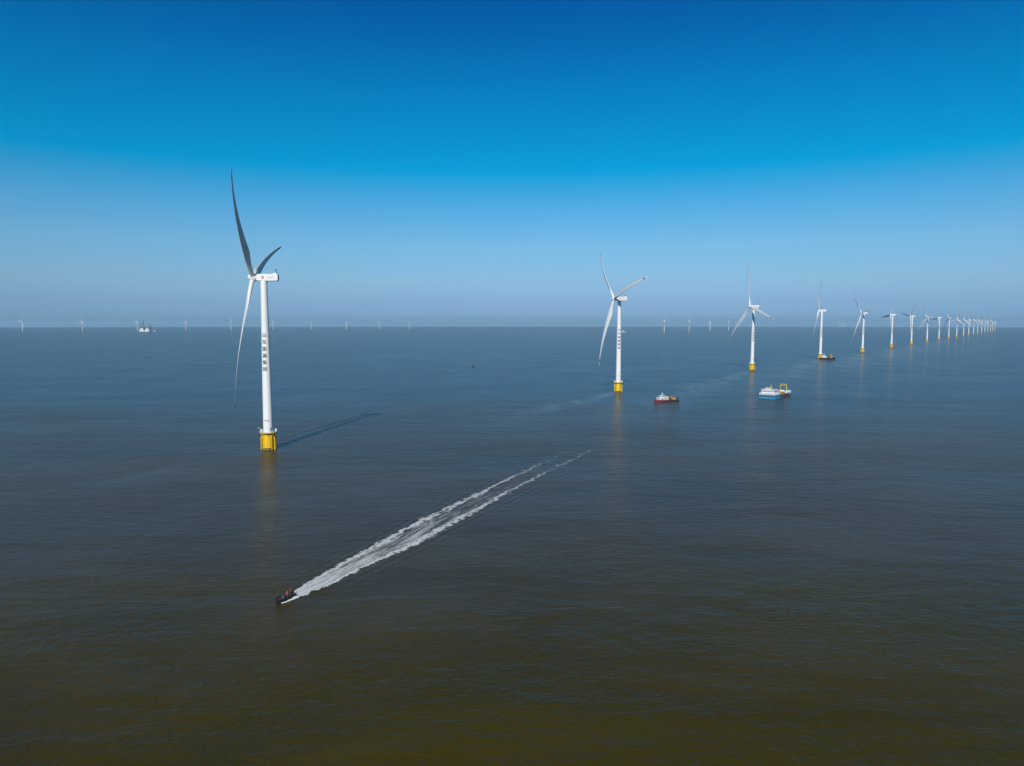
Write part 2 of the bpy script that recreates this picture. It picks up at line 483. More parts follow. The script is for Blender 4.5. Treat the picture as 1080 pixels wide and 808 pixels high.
def build_tower():
    m = MB()
    prof = [(2.95, 10.36), (2.95, 10.9), (tower_r(TOW0), 10.9)]
    N = 24
    for k in range(N + 1):
        z = TOW0 + (TOW1 - TOW0) * k / N
        prof.append((tower_r(z), z))
    prof.append((1.6, TOW1 + .6))
    m.lathe(prof, 48, 0)
    for z in (33.0, 56.5, 80.0):                     # flange seams
        r = tower_r(z); m.lathe([(r, z - .07), (r + .035, z - .07), (r + .035, z + .07), (r, z + .07)], 48, 0)
    def wrap(vs, zc, dx=0.0, lift=0.05):
        out = []
        for v in vs:
            z = zc + v.y; r = tower_r(z) + lift
            a = (v.x + dx) / r
            out.append((r * math.sin(a), -r * math.cos(a), z))
        return out
    for i, ch in enumerate(CHARS):
        vs, fs = glyphs(ch, 2.75)
        for q, dx in enumerate((-.09, 0, .09)):               # three passes thicken the strokes
            if vs: m.add(wrap(vs, 69.0 - 4.05 * i, dx, .05 + .012 * q), fs, 1)
    for i, w in enumerate((0.42, 0.5, 0.3, 0.5, 0.42)):   # small red plate marks low on the tower
        x0 = -1.35 + i * .62
        for (a, b, c_, d) in ((0, .14, 0, .8), (w - .14, w, 0, .8), (0, w, .66, .8), (0, w, .3, .42))[:2 + (i % 3)]:
            m.add(wrap([Vector((x0 + a, c_, 0)), Vector((x0 + b, c_, 0)), Vector((x0 + b, d, 0)), Vector((x0 + a, d, 0))], 17.4), [[0, 1, 2, 3]], 2)
    for (a, z0, z1) in ((0.9, 11.2, 13.6),):             # access door
        r = 2.9
        m.add([(r * math.sin(t) * 1.012, -r * math.cos(t) * 1.012, z) for z in (z0, z1) for t in (a - .2, a, a + .2)],
              [[0, 1, 4, 3], [1, 2, 5, 4]], 3)
    return m
def build_nacelle():
    """x axis points upwind (towards the rotor)"""
    m = MB()
    rings = []
    for x, hy, z0, z1 in ((4.1, 1.5, -1.55, 1.6), (3.3, 2.0, -2.0, 1.95), (1.0, 2.1, -2.15, 2.1), (-7.9, 2.05, -2.05, 2.1), (-8.4, 1.9, -1.8, 1.95)):
        b = 0.28
        rings.append([(x, -hy + b, z0), (x, hy - b, z0), (x, hy, z0 + b), (x, hy, z1 - b), (x, hy - b, z1), (x, -hy + b, z1), (x, -hy, z1 - b), (x, -hy, z0 + b)])
    m.loft(rings, 0, False)
    m.lathe([(2.05, -3.4), (2.05, -2.0), (1.9, -1.9)], 32, 0)             # yaw ring
    m.box((-8.43, 0, 0.1), (0.06, 2.6, 2.4), 3)                            # rear louvre
    m.box((-6.6, 0, 2.4), (1.9, 3.0, 0.6), 0); m.box((-6.6, 0, 2.73), (1.7, 2.6, 0.06), 3)
    # emblem and lettering on both flanks
    for sy in (-1, 1):
        def side(x, z, off): return (x, sy * (2.1 + off), z)
        n = 20
        cx, cz = 0.9 * 1.0, 0.0
        cx = 0.4
        for (r0, r1, a0, a1, mi) in ((0.62, 0.98, 0.5, 5.2, 4), (0.0, 0.42, 0, 6.283, 5)):
            for k in range(n):
                t0, t1 = a0 + (a1 - a0) * k / n, a0 + (a1 - a0) * (k + 1) / n
                m.add([side(cx + r0 * math.cos(t0), cz + r0 * math.sin(t0), .02), side(cx + r1 * math.cos(t0), cz + r1 * math.sin(t0), .02),
                       side(cx + r1 * math.cos(t1), cz + r1 * math.sin(t1), .02), side(cx + r0 * math.cos(t1), cz + r0 * math.sin(t1), .02)], [[0, 1, 2, 3]], mi)
        vs, fs = glyphs(CHARS, 0.95)
        xm = -3.6
        if vs: m.add([side(xm - v.x * (-sy) * -1 if False else xm + v.x * (-1 if sy < 0 else 1) * (1 if sy > 0 else 1), v.y, .0 - .02) for v in vs], fs, 5)
    return m
def build_mast():
    m = MB()
    m.tube((-7.3, 0.5, 2.1), (-7.3, 0.5, 4.7), 0.14, 0.1, 8)
    m.tube((-7.3, -0.4, 4.2), (-7.3, 1.4, 4.2), 0.08, n=6)
    m.box((-7.3, -0.4, 4.5), (0.35, 0.35, 0.6)); m.box((-7.3, 1.4, 4.5), (0.45, 0.12, 0.5)); m.box((-7.3, .5, 4.85), (.4, .4, .45))
    m.tube((-7.3, 0.5, 4.0), (-8.2, 0.5, 2.0), 0.07, n=6)
    return m
def build_hub():
    m = MB()
    m.lathe([(1.75, -2.3), (2.05, -1.9), (2.15, -0.6), (2.15, 0.6), (1.95, 1.5), (1.4, 2.25), (0.7, 2.65), (0.02, 2.78)], 32, 0, 'x')
    m.lathe([(1.3, -2.9), (1.3, -2.2)], 24, 1, 'x')
    for k in range(3):
        a = k * 2 * math.pi / 3
        d = Vector((0, -math.sin(a), math.cos(a)))
        m.tube(d * 1.2, d * 2.55, 1.5, 1.42, 24, 0)
    return m
TWIST_SIGN = 1
def build_blade():
    """spans +z, +x is upwind"""
    m = MB(); rings = []; N = 46; K = 20
    mis = []
    for j in range(N + 1):
        t = j / N
        r = 2.3 + (BLADE_R - 2.3) * t
        if t < 0.05: ch, th = 2.6, 2.6
        elif t < 0.22:
            s = (t - 0.05) / 0.17; s = s * s * (3 - 2 * s)
            ch, th = 2.6 + 2.4 * s, 2.6 - 1.25 * s
        else:
            s = (t - 0.22) / 0.78
            ch = 5.0 * (1 - s) ** 0.95  + 1.0 * s
            th = max(1.4 * (1 - s) ** 1.05 * 1.0, 0.10)
            if t > 0.975: ch *= max(0.25, 1 - ((t - 0.975) / 0.025) ** 2 * .75)
        tw = TWIST_SIGN * R_(30 * (1 - t) ** 1.6 + 5)
        off = BEND * (t - t ** 2.4)
        ring = []
        for k in range(K):
            a = 2 * math.pi * k / K
            u, v = math.cos(a), math.sin(a)
            bl = min(1, max(0, (t - .05) / .17))
            y = ch * (0.5 * u - 0.2 * bl)
            x = th * 0.5 * v * (1 - bl * 0.55 * (0.5 - 0.5 * u))
            ring.append((off + x * math.cos(tw) + y * math.sin(tw), y * math.cos(tw) - x * math.sin(tw), r))
        rings.append(ring)
    for j in range(N):
        t = (j + .5) / N
        mi = 1 if 0.895 < t < 0.945 else 0
        m.loft(rings[j:j + 2], mi, True, True, False)
    m.add(rings[-1], [list(range(K))], 0)
    return m
BEND = 7.5

def weld(o):
    bm = bmesh.new(); bm.from_mesh(o.data)
    bmesh.ops.remove_doubles(bm, verts=bm.verts, dist=1e-4)
    bmesh.ops.recalc_face_normals(bm, faces=bm.faces)
    bm.to_mesh(o.data); bm.free()
    return o

proto = {}
def make_turbine_meshes():
    proto['foundation'] = build_foundation().obj('foundation', [M_YELLOW, M_TIDE])
    proto['boat_landing'] = build_landing(-1).obj('boat_landing', [M_YELLOW])
    proto['boat_landing_b'] = build_landing(1).obj('boat_landing', [M_YELLOW])
    proto['work_platform'] = build_platform().obj('work_platform', [M_GREY, M_YELLOW])
    proto['railing'] = build_railing().obj('railing', [M_WHITE])
    proto['tower'] = build_tower().obj('tower', [M_WHITE, M_INK, M_RED, M_GREY])
    proto['nacelle'] = build_nacelle().obj('nacelle', [M_WHITE, M_WHITE, M_WHITE, M_DGREY, M_ORANGE, M_GREYINK])
    proto['wind_sensor_mast'] = build_mast().obj('wind_sensor_mast', [M_DGREY])
    proto['hub'] = build_hub().obj('hub', [M_WHITE, M_DGREY])
    proto['blade'] = weld(build_blade().obj('blade', [M_BLADE, M_RED]))
make_turbine_meshes()
used = set()
def piece(key, parent, mw=None):
    o = proto[key]
    if key in used:
        o = o.copy(); C.objects.link(o)
    used.add(key)
    o.parent = parent
    if mw is not None: o.matrix_local = mw
    return o

def turbine(P, yaw, az, label, group, blade_len=(1, 1, 1), blade_chord=1.0):
    """yaw: rotor axis turned from -X towards the camera, az: angle of the first blade from straight up"""
    root = thing('wind_turbine', label, 'wind turbine', P, 0, group)
    piece('foundation', root); piece('boat_landing', root); piece('boat_landing_b', root)
    plat = piece('work_platform', root); piece('railing', plat)
    piece('tower', root)
    nh = Vector((-math.cos(yaw), -math.sin(yaw), 0))
    ang = math.atan2(nh.y, nh.x)
    nm = Matrix.Translation((0, 0, HUB_Z)) @ Matrix.Rotation(ang, 4, 'Z')
    nac = piece('nacelle', root, nm); piece('wind_sensor_mast', nac)
    ax = nh * math.cos(TILT) + Vector((0, 0, math.sin(TILT)))
    side = Vector((0, 0, 1)).cross(nh); up = ax.cross(side)
    hub = Vector((0, 0, HUB_Z)) + nh * OVER
    def frame(a):
        z = up * math.cos(a) + side * math.sin(a)
        y = z.cross(ax)
        return Matrix.Translation(hub) @ Matrix((ax, y, z)).transposed().to_4x4()
    piece('hub', root, frame(az))
    for k in range(3): piece('blade', root, frame(az + k * 2 * math.pi / 3) @ Matrix.Diagonal((blade_chord, blade_chord, blade_len[k], 1)))
    return root

GR = 'wind turbines in the row receding to the right'
ROW_POSE = [(7, 49.5), (16, 76), (10, 105), (-24, 30), (4, 78), (-10, 24), (-4, 40), (4, 94), (-12, 22), (-16, 96), (18, 4), (25, 8),
            (-36, 62), (20, 1), (22, 3), (-25, 70), (-28, 75), (20, 50), (16, 4), (10, 60), (14, 30)]
ROW_LABEL = [
    'largest and nearest white wind turbine, black characters down its tower, long shadow to the right',
    'white wind turbine on yellow base with tug to its right, second nearest of the row',
    'white wind turbine with one blade straight up, behind the blue barge, third of the row',
    'white wind turbine with a dark work vessel moored at its yellow foot',
    'white wind turbine fifth in the receding row, first beyond the one with the moored vessel',
    'white wind turbine sixth in the receding row, two beyond the one with the moored vessel',
    'white wind turbine seventh in the receding row, one blade pointing level to the left',
    'white wind turbine eighth in the receding row, blades spread up left and down left',
    'white wind turbine ninth in the receding row, a blade slanting down right',
    'small white wind turbine tenth in the receding row, upper blade leaning right',
    'small white wind turbine eleventh in the receding row, one blade straight up',
    'small white wind turbine twelfth in the receding row, tall upright blade',
    'small white wind turbine thirteenth in the receding row, no blade standing upright',
    'small pale wind turbine fourteenth in the receding row, upright blade',
    'small pale wind turbine fifteenth in the receding row, upright blade',
    'tiny pale wind turbine sixth from the far right end of the receding row',
    'tiny pale wind turbine fifth from the far right end of the receding row',
    'tiny pale wind turbine fourth from the far right end of the receding row',
    'tiny pale wind turbine third from the far right end of the receding row',
    'tiny pale wind turbine last but one at the far right end of the row',
    'tiny pale wind turbine at the very far right end of the receding row']
for P, (yw, az), lb in zip(ROW, ROW_POSE, ROW_LABEL):
    turbine(P, R_(yw), R_(az), lb, GR, {0: (1.0, 1.06, 1.0), 3: (1.12, 1.12, 1.0)}.get(ROW_LABEL.index(lb), (1, 1, 1)),
            {0: 1.0, 3: 1.35}.get(ROW_LABEL.index(lb), 1.15))

GL = 'wind turbines on the left horizon'
LEFT_X = [23.8, 87, 145, 196.3, 243.8, 288.3, 328.4, 365.6, 400, 431.6]
LEFT_LABEL = [
    'faint wind turbine on the horizon nearest the left edge of the photo',
    'faint wind turbine on the horizon, second from the left edge of the photo',
    'faint wind turbine standing just left of the white jack-up vessel',
    'faint wind turbine on the horizon, first to the right of the jack-up vessel',
    'faint wind turbine on the horizon just left of the drooping blade of the largest turbine',
    'faint wind turbine on the horizon close behind the right side of the largest tower',
    'faint horizon wind turbine, fourth from the right end of the left-hand distant row',
    'faint horizon wind turbine, third from the right end of the left-hand distant row',
    'faint horizon wind turbine, last but one at the right end of the left-hand distant row',
    'faint horizon wind turbine at the right end of the left-hand distant row']
LEFT_POSE = [(70, 30), (60, 0), (55, 2), (40, 3), (-25, 95), (30, 5), (20, 0), (20, 60), (15, 55), (-20, 98)]
for i, (x, lb, ps) in enumerate(zip(LEFT_X, LEFT_LABEL, LEFT_POSE)):
    turbine(at_depth(x, 7000 + 368 * i), R_(ps[0]), R_(ps[1]), lb, GL)
GM = 'wind turbines on the horizon beyond the second turbine'
for x, dep, ps, lb in ((700.5, 6200, (12, 2), 'faint wind turbine on the horizon, first to the right of the second nearest turbine'),
                   (726.7, 6900, (10, 4), 'faint horizon wind turbine, second of the four between second and third nearest turbines'),
                   (749, 7600, (10, 62), 'faint horizon wind turbine, third of the four between second and third nearest turbines'),
                   (768.5, 8300, (8, 0), 'faint horizon wind turbine closest to the left side of the third nearest turbine')):
    turbine(at_depth(x, dep), R_(ps[0]), R_(ps[1]), lb, GM)
GF = 'barely visible turbines between the fourth and fifth of the row'
for x, dep, ps in ((885.8, 14500, (20, 60)), (888.4, 15500, (15, 0)), (891.6, 16500, (15, 3))):
    turbine(at_depth(x, dep), R_(ps[0]), R_(ps[1]), 'barely visible wind turbine in the haze between fourth and fifth turbines of the row', GF)

# ---------------------------------------------------------------- vessels
def hull_mesh(L, B, D, draft, bow_len, sheer=0.0, mi=(0, 1), stern_round=0.15, boot=True, n=18, bow_full=0.0, bul=0.6):
    """+x is the bow, z=0 the waterline; returns a hull with bulwark and deck"""
    m = MB(); rings = []
    for j in range(n + 1):
        t = j / n; x = -L / 2 + L * t
        b = B / 2
        if x > L / 2 - bow_len:
            s = (x - (L / 2 - bow_len)) / bow_len
            b *= max(0.04, (1 - s ** 2.2) * (1 - bow_full) + bow_full)
        if t < 0.12: b *= 1 - stern_round * (1 - t / 0.12) ** 2
        dz = D + sheer * max(0, (t - 0.45) / 0.55) ** 2 + sheer * .25 * max(0, (0.25 - t) / .25) ** 2
        rings.append((x, b, dz))
    def sect(x, b, dz, ins=0.0):
        rake = max(0, (x - (L / 2 - bow_len)) / bow_len) * D * 0.5
        return [(x - rake, -b * .55, -draft), (x - rake * .6, -b * .93, -draft * .3), (x - rake * .4, -b * .97, 0.35), (x, -b, dz), (x, -b, dz + bul),
                (x, -max(b - .25, .01), dz + bul), (x, -max(b - .25, .01), dz - .05), (x, max(b - .25, .01), dz - .05), (x, max(b - .25, .01), dz + bul), (x, b, dz + bul), (x, b, dz),
                (x - rake * .4, b * .97, 0.35), (x - rake * .6, b * .93, -draft * .3), (x - rake, b * .55, -draft)]
    secs = [sect(*r) for r in rings]
    K = len(secs[0])
    vs = [v for s in secs for v in s]; f0, f1, f2 = [], [], []
    for j in range(n):
        for k in range(K):
            f = [j * K + k, j * K + (k + 1) % K, (j + 1) * K + (k + 1) % K, (j + 1) * K + k]
            if k in (6,): f1.append(f)
            elif k in (0, 1, 11, 12, 13): f2.append(f)
            else: f0.append(f)
    o = len(m.v)
    m.v += vs
    for fl, q in ((f0, 0), (f1, 1), (f2, 2)):
        for f in fl: m.f.append(f); m.m.append(q); m.sm.append(q != 1)
    for s, rev in ((secs[0], 1), (secs[-1], 0)):
        lower = [s[i] for i in (0, 1, 2, 3, 10, 11, 12, 13)]
        m.add(lower, [list(range(8))], 0)
        m.add([s[3], s[4], s[9], s[10]], [[0, 1, 2, 3]], 0)
    return m

def rail_ring(m, x0, x1, y0, y1, z, h=1.0, mi=0, step=1.6):
    for zz in (z + h * .55, z + h):
        for a, b in (((x0, y0), (x1, y0)), ((x1, y0), (x1, y1)), ((x1, y1), (x0, y1)), ((x0, y1), (x0, y0))):
            m.tube((*a, zz), (*b, zz), 0.06, n=5, mi=mi)
    k = x0
    while k <= x1 + .01:
        for y in (y0, y1): m.tube((k, y, z), (k, y, z + h), 0.06, n=5, mi=mi)
        k += step

def windows_strip(m, x0, x1, y, z, h, n, face='y'):
    w = (x1 - x0) / n
    for k in range(n):
        c = x0 + (k + .5) * w
        if face == 'y': m.box((c, y, z), (w * .68, .06, h))
        else: m.box((y, c, z), (.06, w * .68, h))

def lattice(m, a, b, w, seg, r, mi=0):
    a, b = Vector(a), Vector(b); d = (b - a).normalized()
    u = d.orthogonal().normalized(); v = d.cross(u)
    cs = [(u * sx + v * sy) * (w / 2) for sx, sy in ((-1, -1), (1, -1), (1, 1), (-1, 1))]
    for c in cs: m.tube(a + c, b + c, r, n=6, mi=mi)
    for k in range(seg):
        p, q = a.lerp(b, k / seg), a.lerp(b, (k + 1) / seg)
        for i in range(4):
            m.tube(p + cs[i], q + cs[(i + 1) % 4], r * .6, n=5, mi=mi)
            m.tube(p + cs[i], p + cs[(i + 1) % 4], r * .6, n=5, mi=mi)

# --- red tug: white house forward, ochre gear aft
def build_tug():
    pL, pR = at(690.0, 424.3), at(714.0, 423.0)
    mid = (pL + pR) / 2; d = pL - pR
    L = d.length
    root = thing('tug_boat', 'red hulled tug with white wheelhouse and mast, brown deck gear behind, beside second turbine', 'tug boat', mid, math.atan2(d.y, d.x), 'boats on the water')
    B = 8.0
    hu = hull_mesh(L, B, 1.5, 1.6, 6.5, .8, bow_full=.12).obj('hull', [M_HULLRED, M_RUST, M_BLACK], root)
    for p in hu.data.polygons:                                     # the red paint has gone to rust along the after half
        if p.center.x < -1.5 and p.material_index == 0: p.material_index = 1
    m = MB()                                                       # rubbing fender with tyres
    for s in (-1, 1):
        m.tube((-L / 2 + 1, s * (B / 2 + .1), 1.35), (L / 2 - 6.2, s * (B / 2 + .1), 1.5), .28, n=8)
        for k in range(7):
            x = -L / 2 + 2 + k * 2.2
            m.tube((x, s * (B / 2 + .12), 1.0), (x, s * (B / 2 + .5), 1.0), .55, n=12)
    m.box((-L / 2 - .15, 0, 1.6), (.7, B * .8, 1.9), 0, bev=.2)
    m.obj('fender', [M_BLACK], root)
    h = MB()
    h.box((3.8, 0, 2.55), (10.6, 6.2, 2.1), 0, bev=.5); h.box((4.0, 0, 3.7), (11.0, 6.8, .18), 0, bev=.5)
    deck = h.obj('deckhouse', [M_WHITE], root)
    w = MB()
    for s in (-1, 1): windows_strip(w, -.6, 8.0, s * 3.12, 2.85, .7, 6)
    w.obj('window', [M_WIN], deck)
    wh = MB(); wh.box((4.6, 0, 4.9), (5.2, 4.6, 2.2), 0, bev=.6, taper=.94); wh.box((4.5, 0, 6.1), (5.6, 4.9, .22), 0, bev=.6)
    who = wh.obj('wheelhouse', [M_WHITE], root)
    w = MB()
    for s in (-1, 1): windows_strip(w, 2.8, 6.4, s * 2.27, 5.2, .8, 4)
    windows_strip(w, -1.7, 1.7, 7.16, 5.2, .8, 4, 'x'); windows_strip(w, -1.7, 1.7, 2.04, 5.2, .8, 3, 'x')
    w.obj('window', [M_WIN], who)
    k = MB(); k.tube((4.0, 0, 6.1), (4.0, 0, 9.2), .32, .18, 8); k.tube((4.0, -1.5, 8.2), (4.0, 1.5, 8.2), .12, n=6); k.box((4.5, 0, 7.2), (.3, 2.0, .35))
    k.tube((4, 0, 8.8), (9.5, 0, 3.0), .05, n=5)
    k.obj('mast', [M_WHITE], root)
    f = MB()
    for s in (-1, 1): f.tube((0.2, s * 1.9, 3.7), (-.1, s * 1.9, 5.6), .6, .5, 12); f.tube((-.1, s * 1.9, 5.6), (-.15, s * 1.9, 6.0), .55, n=12, mi=1)
    f.obj('funnel', [M_WHITE, M_BLACK], root)
    c = MB(); c.tube((-2.5, 1.0, 1.9), (-2.5, 1.0, 5.0), .45, n=10); c.tube((-2.5, 1.0, 4.8), (-8.2, .4, 5.6), .28, .18, 8); c.tube((-2.5, 1.0, 3.2), (-5.3, .7, 5.2), .14, n=6)
    c.obj('deck_crane', [M_OCHRE], root)
    wi = MB(); wi.tube((-4.2, -1.6, 2.9), (-4.2, 1.6, 2.9), 1.0, n=16); wi.box((-4.2, -1.9, 2.6), (2.2, .4, 1.6)); wi.box((-4.2, 1.9, 2.6), (2.2, .4, 1.6))
    wi.obj('winch', [M_DGREY], root)
    g = MB(); g.box((-8.2, 0, 2.7), (4.4, 5.0, 1.7), 0, bev=.3); g.box((-7.2, -1.2, 3.8), (1.8, 1.6, .9), 0); g.tube((-9.6, -1.2, 3.7), (-9.6, 1.4, 3.7), .5, n=10)
    g.obj('deck_cargo', [M_OCHRE], root)
    b = MB(); rail_ring(b, -1.0, 8.6, -3.2, 3.2, 3.8, 1.0); b.obj('railing', [M_WHITE], root)
build_tug()

# --- blue deck barge: white accommodation at the near end, rusty open deck, yellow gantry at the far end
def build_barge():
    pn = (at(799.5, 419.0) + at(818.0, 422.2)) / 2
    pf = at(831.5, 415.2)
    d = pf - pn; d.z = 0
    L = 56.0; d.normalize()
    mid = pn + d * (L / 2); mid.z = gz(mid.x, mid.y)
    root = thing('work_barge', 'bright blue barge with white cabins and a yellow gantry at its far end', 'barge', mid, math.atan2(d.y, d.x), 'boats on the water')
    B = 16.5
    h = MB()
    def block(x0, x1, z1, mi, b=B):
        h.loft([[(x, -b / 2 * .94, -2), (x, b / 2 * .94, -2), (x, b / 2, .6), (x, b / 2, z1), (x, -b / 2, z1), (x, -b / 2, .6)] for x in (x0, x1)], mi, False)
    block(-L / 2 + .6, -L / 2 + 17, 3.6, 0)
    block(-L / 2 + 17.05, L / 2 - 11, 2.2, 1)
    h.loft([[(x, -b * .9, -2 + u), (x, b * .9, -2 + u), (x, b, .8 + u * .4), (x, b, z), (x, -b, z), (x, -b, .8 + u * .4)]
            for x, b, z, u in ((L / 2 - 10.95, B / 2, 2.9, 0), (L / 2 - 5, B / 2 * .96, 3.1, .6), (L / 2, B / 2 * .7, 3.5, 1.8))], 0, False)
    h.obj('hull', [M_BLUE, M_RUST], root)
    f = MB()
    for s in (-1, 1): f.tube((-L / 2 + .4, s * B / 2, 3.0), (L / 2 - 11, s * B / 2, 1.9), .32, n=8)
    f.tube((-L / 2 + .4, -B / 2, 3.35), (-L / 2 + .4, B / 2, 3.35), .35, n=8)
    for k in range(6): f.tube((-L / 2 + .5, -6.8 + k * 2.7, 2.0), (-L / 2 + .05, -6.8 + k * 2.7, 2.0), .6, n=12)
    f.obj('fender', [M_BLACK], root)
    a = MB()
    x0 = -L / 2
    a.box((x0 + 8.6, 0, 4.4), (15.6, 15.8, 1.5), 0)               # white bulwark deck
    a.box((x0 + 8.6, 0.4, 6.7), (11, 12.6, 3.0), 0, bev=.3); a.box((x0 + 8.6, 0.4, 8.3), (12, 13.4, .16), 0)
    acc = a.obj('accommodation', [M_WHITE], root)
    w = MB()
    windows_strip(w, -5.4, 6.2, x0 + 3.07, 7.0, .9, 8, 'x')
    windows_strip(w, -7, 7, x0 + .77, 4.5, .6, 9, 'x')
    for s in (-5.93, 6.73): windows_strip(w, x0 + 3.8, x0 + 13.4, s, 7.0, .9, 6)
    w.obj('window', [M_WIN], acc)
    wh = MB(); wh.box((x0 + 10.5, 2, 9.3), (4.5, 6, 1.9), 0, bev=.5, taper=.92); wh.box((x0 + 10.5, 2, 10.3), (4.8, 6.3, .2), 0, bev=.5)
    who = wh.obj('wheelhouse', [M_WHITE], root)
    w = MB(); windows_strip(w, -.5, 4.5, x0 + 8.3, 9.6, .7, 5, 'x'); windows_strip(w, x0 + 8.8, x0 + 12.2, -.95, 9.6, .7, 4)
    w.obj('window', [M_WIN], who)
    k = MB(); k.tube((x0 + 8, -1.5, 8.3), (x0 + 8, -1.5, 13.6), .4, .25, 8); k.tube((x0 + 8, -3, 12), (x0 + 8, 0, 12), .16, n=6); k.box((x0 + 8, -1.5, 11), (.6, 2, .4))
    k.obj('mast', [M_OLDYEL], root)
    r = MB(); rail_ring(r, x0 + 1.2, x0 + 16, -7.7, 7.7, 5.15, 1.0); rail_ring(r, x0 + 3, x0 + 14.2, -5.9, 6.7, 8.38, .9); r.obj('railing', [M_WHITE], root)
    for x, y, dx, dy, dz, mt in ((-5.6, -2, 6, 5, 3.0, M_PINK), (-5.5, 4.6, 7, 4, 2.6, M_WHITE), (3, -4.2, 7, 4.4, 2.2, M_OCHRE), (2.6, 3, 7.5, 5, 3.4, M_RUST), (-7.5, -6.5, 5.4, 2.8, 1.5, M_GREEN), (11.5, 0, 6, 8, 1.8, M_RUST)):
        c = MB(); c.box((x, y, 2.2 + dz / 2), (dx, dy, dz), 0, bev=.15)
        for q in range(int(dx)): c.box((x - dx / 2 + .5 + q, y, 2.2 + dz + .04), (.18, dy * .96, .1), 0)
        c.obj('deck_container', [mt], root)
    cr = MB(); cr.tube((-1.2, 0.6, 2.2), (-1.2, .6, 6.2), .8, .6, 12); cr.box((-1.2, .6, 6.8), (2.4, 2.2, 1.6), bev=.3); lattice(cr, (-.4, .6, 7), (14, 1, 7.6), .9, 10, .12)
    cr.obj('deck_crane', [M_RUST], root)
    g = MB(); gx = L / 2 - 7
    for s in (-1, 1):
        g.tube((gx - 1.2, s * 3.6, 2.9), (gx + 1, s * 3.0, 11.4), .38, n=10); g.tube((gx + 2.4, s * 3.6, 2.9), (gx + 1.2, s * 3.0, 11), .28, n=8)
    g.tube((gx + 1, -3.3, 11.3), (gx + 1, 3.3, 11.3), .42, n=10); g.tube((gx + .5, -3.2, 9.6), (gx + .5, 3.2, 9.6), .22, n=8)
    g.box((gx + 1, -1.5, 10.8), (.8, .6, 1.1)); g.box((gx + 1, 1.5, 10.8), (.8, .6, 1.1))
    g.obj('gantry', [M_OLDYEL], root)
    b = MB()
    b.loft([[(x, s * bw, z), (x, s * (bw - .3), z), (x, s * (bw - .3), z + 1.3), (x, s * bw, z + 1.3)] for s in (1,) for x, bw, z in ((L / 2 - 10.5, B / 2 - .1, 2.9), (L / 2 - 5, B / 2 * .95, 3.1), (L / 2 - .1, B / 2 * .69, 3.5))], 0, False)
    b.loft([[(x, s * bw, z), (x, s * (bw - .3), z), (x, s * (bw - .3), z + 1.3), (x, s * bw, z + 1.3)] for s in (-1,) for x, bw, z in ((L / 2 - 10.5, B / 2 - .1, 2.9), (L / 2 - 5, B / 2 * .95, 3.1), (L / 2 - .1, B / 2 * .69, 3.5))], 0, False)
    b.box((L / 2 - .3, 0, 4.1), (.4, B * .68, 1.3))
    b.box((L / 2 - 9.5, 0, 3.6), (1.6, 12, 1.3), 0, bev=.2)
    b.obj('bulwark', [M_WHITE], root)
build_barge()

# --- dark work vessel at the fourth turbine
def build_service():
    P = ROW[3]
    a, b = at_depth(864.2, P.y - 14), at_depth(879.6, P.y - 8)
    d = a - b; L = d.length; mid = (a + b) / 2
    root = thing('service_vessel', 'dark hulled work vessel with white cabin and brown crane frame at the fourth turbine base', 'work vessel', mid, math.atan2(d.y, d.x), 'boats on the water')
    B = 9.5
    hull_mesh(L, B, 2.6, 2.0, 7, .8, bow_full=.15).obj('hull', [M_BLACK, M_RUST, M_HULLRED], root)
    h = MB(); h.box((7.2, 0, 4.4), (9.5, 7.4, 3.4), 0, bev=.4); h.box((7.2, 0, 7.3), (6.5, 6, 2.6), 0, bev=.5, taper=.94); h.box((7.2, 0, 8.75), (7, 6.4, .25), 0, bev=.5)
    ho = h.obj('deckhouse', [M_WHITE], root)
    w = MB()
    for s in (-1, 1): windows_strip(w, 3.2, 11.2, s * 3.72, 4.9, .9, 6); windows_strip(w, 4.4, 10, s * 2.96, 7.7, 1.0, 5)
    w.obj('window', [M_WIN], ho)
    k = MB(); k.tube((7, 0, 8.8), (7, 0, 14), .25, .12, 8); k.tube((7, -1.4, 12), (7, 1.4, 12), .1, n=6); k.obj('mast', [M_WHITE], root)
    c = MB()
    for s in (-1, 1): c.tube((-9.4, s * 3.2, 2.6), (-9.0, s * 2.6, 11.6), .55, n=8); c.tube((-5.4, s * 3.2, 2.6), (-8.6, s * 2.6, 10.5), .3, n=8)
    c.tube((-9, -2.8, 11.5), (-9, 2.8, 11.5), .6, n=8); c.box((-9, 0, 5.0), (5.0, 6.4, 4.6), 0, bev=.4)
    c.obj('crane_frame', [M_OCHRE], root)
    g = MB(); g.box((-1.6, .5, 3.8), (5, 5.5, 2.2), 0, bev=.2); g.tube((-13, -2, 3.3), (-13, 2, 3.3), .9, n=12)
    g.obj('deck_cargo', [M_RUST], root)
build_service()

